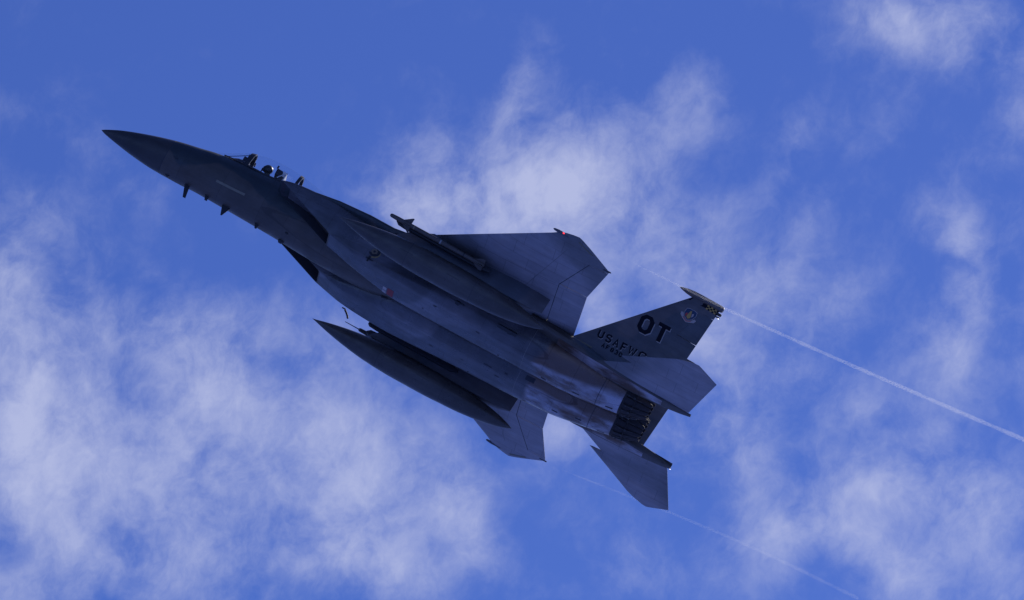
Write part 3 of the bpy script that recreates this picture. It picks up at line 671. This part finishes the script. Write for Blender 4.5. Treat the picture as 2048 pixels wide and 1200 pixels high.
def word(txt, x, z, w, h, t, pitch, name, parent, dz=0, shadow=None):
    if shadow:
        g = G()
        for i, ch in enumerate(txt): glyph(g, ch, x + i * pitch + shadow[0], z + i * dz + shadow[1], w, h, t, ff, .004)
        g.obj('letter_shadow', M_shadow_letter, parent, smooth=False)
    for i, ch in enumerate(txt):
        g = G(); glyph(g, ch, x + i * pitch, z + i * dz, w, h, t, ff, .009); o = g.obj(name, M_letter, parent, smooth=False); o['label'] = 'black letter ' + ch if ch.isalpha() else 'black figure ' + ch
F_ = fins[-1]
word('OT', 16.27, 1.83, .43, .62, .125, .51, 'tail_letter', F_, -.005, (.03, -.028))
word('USAF', 15.44, 1.02, .185, .275, .052, .25, 'unit_letter', F_, -.006, (.016, -.016))
word('WC', 16.42, 1.02, .24, .275, .052, .32, 'unit_letter', F_, .02, (.016, -.016))
word('AF', 15.70, .80, .10, .15, .030, .135, 'serial_letter', F_)
word('830', 15.98, .80, .10, .15, .030, .135, 'serial_figure', F_)
side_patch(rect(14.88, .60, 15.50, .65, 6), lambda x, z: -1.575, 'formation_light_strip', M_form, J, off=.0)
# tail band with checks
band = [(17.10, 3.545), (17.16, 3.66), (17.66, 3.69), (17.66, 3.56)]
side_patch(band, ff, 'dark_tail_band', M_letter, F_, .006)
for r_ in range(3):
    for c_ in range(6):
        x0 = 17.66 + c_ * .062; z0 = 3.535 + r_ * .052
        side_patch([(x0, z0), (x0 + .062, z0), (x0 + .062, z0 + .052), (x0, z0 + .052)], ff, 'tail_band_check', M_check if (r_ + c_) % 2 == 0 else M_letter, F_, .006)
# shield with scroll
cx, cz = 17.37, 3.10
shield = [(-.15, .17), (-.05, .20), (.0, .185), (.05, .20), (.15, .17), (.17, .05), (.12, -.09), (.0, -.17), (-.12, -.09), (-.17, .05)]
side_patch([(cx + a * 1.08, cz + b * 1.08) for a, b in shield], ff, 'shield_border', M_white, F_, .005)
side_patch([(cx + a, cz + b) for a, b in shield], ff, 'shield_field', M_blue, F_, .009)
side_patch([(cx - .03, cz + .14), (cx + .01, cz + .14), (cx + .06, cz - .08), (cx, cz - .14), (cx - .07, cz - .08)], ff, 'shield_wedge', M_check, F_, .013)
side_patch([(cx + .05, cz + .06), (cx + .09, cz + .10), (cx + .11, cz + .02), (cx + .07, cz - .05)], ff, 'shield_star', M_white, F_, .013)
side_patch([(cx - .12, cz + .02), (cx - .06, cz + .04), (cx - .08, cz - .10), (cx - .12, cz - .06)], ff, 'shield_wing', M_red2, F_, .013)
side_patch([(cx - .26, cz - .02), (cx - .19, cz + .0), (cx - .13, cz - .12), (cx, cz - .20), (cx + .12, cz - .14), (cx + .19, cz - .05), (cx + .25, cz - .08), (cx + .22, cz - .17), (cx + .13, cz - .22), (cx, cz - .27), (cx - .14, cz - .19), (cx - .24, cz - .11)], ff, 'scroll', M_white, F_, .013)
side_patch([(cx - .14, cz - .13), (cx, cz - .215), (cx + .13, cz - .155), (cx + .12, cz - .18), (cx, cz - .24), (cx - .14, cz - .155)], ff, 'scroll_letters', M_red2, F_, .017)

# ------------------------------------------------------------------ stores
def tank(sy, label):
    t = thing('fuel_tank', label, 'fuel tank', (7.64, sy * 3.0, -.42), 'drop tanks under the wings')
    Lh = 6.60
    prof = [(0, .004), (.012, .02), (.06, .10), (.12, .185), (.2, .275), (.28, .34), (.36, .375), (.44, .39), (.56, .39), (.66, .37), (.76, .335), (.85, .268), (.92, .18), (.97, .09), (.995, .022), (1, .004)]
    keys = [(a * Lh, b) for a, b in prof]
    g = G(); g.rev([(x, interp(keys, x)[0]) for x in frange(0, Lh, 60)], 0, 0, 40); b = g.obj('tank_body', M_tank, t)
    for xx in (2.25, 4.35):
        g = G(); r = interp(keys, xx)[0] + .001; g.rev([(xx - .005, r), (xx + .005, r)], 0, 0, 40, cap=False); g.obj('tank_seam', M_seam, b)
    # stencilled frames on the flank
    for x0, x1 in ((2.0, 2.4), (3.5, 3.9)):
        g = G()
        for (a, b2, c, d) in ((x0, -.35, x0 + .015, -.75), (x0, -.35, x1, -.38), (x1 - .015, -.35, x1, -.7)):
            pts = []
            for xx, th in ((a, b2), (c, b2), (c, d), (a, d)): 
                rr = interp(keys, xx)[0] + .003; pts.append((xx, -rr * cos(th), rr * sin(th)))
            g.add(pts, [(0, 1, 2, 3)])
        g.obj('stencil_frame', M_seam, b, smooth=False)
    return t
tank(-1, 'grey drop tank under the near port wing, in front of the round yellow badge')
tank(1, 'grey drop tank under the far starboard wing, the lower one against the sky')
# missile on the port outboard rail
ms = thing('missile', 'slim grey air-to-air missile with front fins on the outboard rail of the port wing', 'missile', (8.9, -3.42, .20))
g = G(); g.rev([(0, .004), (.01, .035), (.05, .055), (.25, .064), (.6, .0645), (3.0, .0645), (3.02, .05)], 0, 0, 20); g.obj('missile_body', M_missile, ms)
for k in range(4):
    a = pi / 4 + k * pi / 2
    g = G(); g.plate([(.40, .05), (.66, .05), (.68, .22), (.64, .22)], lambda x, r, t: (x, r * cos(a) - t * sin(a), r * sin(a) + t * cos(a)), -.006, .006); g.obj('canard', M_missile, ms, smooth=False)
    g = G(); g.plate([(2.68, .05), (3.0, .05), (3.0, .17), (2.90, .17)], lambda x, r, t: (x, r * cos(a) - t * sin(a), r * sin(a) + t * cos(a)), -.007, .007); g.obj('tail_fin', M_missile, ms, smooth=False)
for xx in (.75, 1.6, 2.35):
    g = G(); g.rev([(xx, .066), (xx + .04, .066)], 0, 0, 20, cap=False); g.obj('body_band', M_tan if xx < 1 else M_shadow_letter if xx < 2 else M_dark, ms)
# instrument pod on the starboard outboard rail
pd = thing('instrument_pod', 'thin dark instrument pod with a needle probe behind the lower drop tank', 'pod', (8.42, 3.42, .24))
g = G(); g.tube([(0, 0, 0), (.46, 0, 0)], .010, 8, r1=.016); g.obj('needle_probe', M_dark, pd)
g = G(); g.rev([(.44, .016), (.48, .05), (.78, .064), (3.2, .064), (3.3, .03)], 0, 0, 18); g.obj('pod_body', M_pod, pd)
g = G(); g.rev([(.50, .055), (.78, .066)], 0, 0, 18, cap=False); g.obj('dark_nose_collar', M_dark, pd)
for k in range(4):
    a = pi / 4 + k * pi / 2
    g = G(); g.plate([(2.7, .05), (3.2, .05), (3.2, .27), (3.05, .27)], lambda x, r, t: (x, r * cos(a) - t * sin(a), r * sin(a) + t * cos(a)), -.007, .007); g.obj('tail_fin', M_pod, pd, smooth=False)

# ------------------------------------------------------------------ pilot
pt = thing('person', 'pilot in grey helmet and dark oxygen mask sitting under the clear canopy', 'pilot', (4.75, 0, .70))
def skin(name, pts, edges, mat, parent, lvl=2):
    me = bpy.data.meshes.new(name); me.from_pydata([p[:3] for p in pts], edges, []); o = bpy.data.objects.new(name, me); C.objects.link(o)
    m = o.modifiers.new('skin', 'SKIN'); s = o.modifiers.new('sub', 'SUBSURF'); s.levels = lvl; s.render_levels = lvl
    for i, p in enumerate(pts): me.skin_vertices[0].data[i].radius = (p[3], p[4] if len(p) > 4 else p[3])
    me.skin_vertices[0].data[0].use_root = True
    dg = bpy.context.evaluated_depsgraph_get(); me2 = bpy.data.meshes.new_from_object(o.evaluated_get(dg)); bpy.data.objects.remove(o)
    me2.name = name; me2.materials.clear(); me2.materials.append(mat); me2.polygons.foreach_set('use_smooth', [True] * len(me2.polygons))
    r = bpy.data.objects.new(name, me2); C.objects.link(r); r.parent = parent; return r
pts = [(0, 0, .02, .16, .13), (.0, 0, .22, .15, .12), (.02, 0, .42, .17, .12), (.0, 0, .53, .12, .1), (-.02, 0, .62, .06), (-.03, 0, .70, .055)]
ed = [(0, 1), (1, 2), (2, 3), (3, 4), (4, 5)]
for s_ in (-1, 1):
    b = len(pts); pts += [(.02, s_ * .19, .50, .075), (-.08, s_ * .24, .26, .055), (-.30, s_ * .20, .20, .042), (-.38, s_ * .17, .21, .035)]; ed += [(3, b), (b, b + 1), (b + 1, b + 2), (b + 2, b + 3)]
    b = len(pts); pts += [(-.08, s_ * .11, .02, .10), (-.42, s_ * .14, .06, .085), (-.55, s_ * .13, -.18, .06)]; ed += [(0, b), (b, b + 1), (b + 1, b + 2)]
skin('body', pts, ed, M_suit, pt)
def ell(g, c, r, n=18, m=12, cut=None):
    rings = []
    for i in range(1, m):
        ph = pi * i / m; rings.append([(c[0] + r[0] * sin(ph) * cos(2 * pi * j / n), c[1] + r[1] * sin(ph) * sin(2 * pi * j / n), c[2] + r[2] * cos(ph)) for j in range(n)])
    g.loft(rings)
g = G(); ell(g, (-.08, 0, .80), (.145, .125, .145)); hm = g.obj('helmet', M_helmet, pt)
g = G(); ell(g, (-.125, 0, .80), (.115, .11, .085)); g.obj('visor', M_visor, hm)
g = G(); g.rev([(-.25, .03), (-.23, .045), (-.17, .06)], 0, .735, 12); g.tube([(-.23, 0, .70), (-.22, -.03, .6), (-.14, -.08, .5), (-.1, -.12, .42)], .018, 8); g.obj('oxygen_mask', M_dark, hm)

# ------------------------------------------------------------------ wing tip vapour
def vapour(name, label, start, pts, r0, r1, dens, fadein):
    o = thing(name, label, 'vapour trail', (0, 0, 0), 'vapour trails streaming from the wing tips')
    def mat(d):
        m, n, l, p = newmat('water_vapour'); n.remove(p); v = n.new('ShaderNodeVolumePrincipled')
        v.inputs['Color'].default_value = (.97, .97, 1, 1); v.inputs['Density'].default_value = d; v.inputs['Anisotropy'].default_value = .35
        l.new(v.outputs[0], n['Material Output'].inputs['Volume']); return m
    P = [Vector(p) for p in pts]; Q = []
    for i in range(len(P) - 1):
        for k in range(6): Q.append(P[i].lerp(P[i + 1], k / 6))
    Q.append(P[-1]); n = len(Q)
    seg = [0, 5, 11, n - 1]
    for a in range(len(fadein)):
        i0, i1 = seg[a], seg[a + 1]; g = G(); rr = []
        for i in range(i0, i1 + 1):
            f = i / (n - 1); r = (r0 + (r1 - r0) * f ** .8) * (1 + .10 * sin(i * 1.7) + .07 * sin(i * 3.1))
            rr.append(r if i else r * .3)
        g.tube(Q[i0:i1 + 1], rr, 12); g.obj('vapour_core', mat(dens * fadein[a]), o)
VP = [(15.75, 1.14), (16.23, 1.17), (17.24, 1.222), (18.53, 1.275), (19.77, 1.38), (22.31, 1.627), (24.55, 1.868), (27.48, 2.197), (31, 2.60)]
vapour('vapour_trail', 'longer brighter white vapour trail passing the checkered fin tip to the right edge', None, [(x + .08, -6.5, z - .34) for x, z in VP], .02, .068, 1.5, (.6, .8, 1.0))
VS = [(15.75, .76), (16.44, .86), (16.98, .95), (18.06, 1.10), (19.15, 1.27), (20.9, 1.49), (22.5, 1.65), (25.2, 1.80)]
vapour('vapour_trail', 'fainter thin vapour trail below the lower stabilator fading to the bottom edge', None, [(x, 5.8, z - .06) for x, z in VS], .02, .055, .95, (.5, .9, .5))
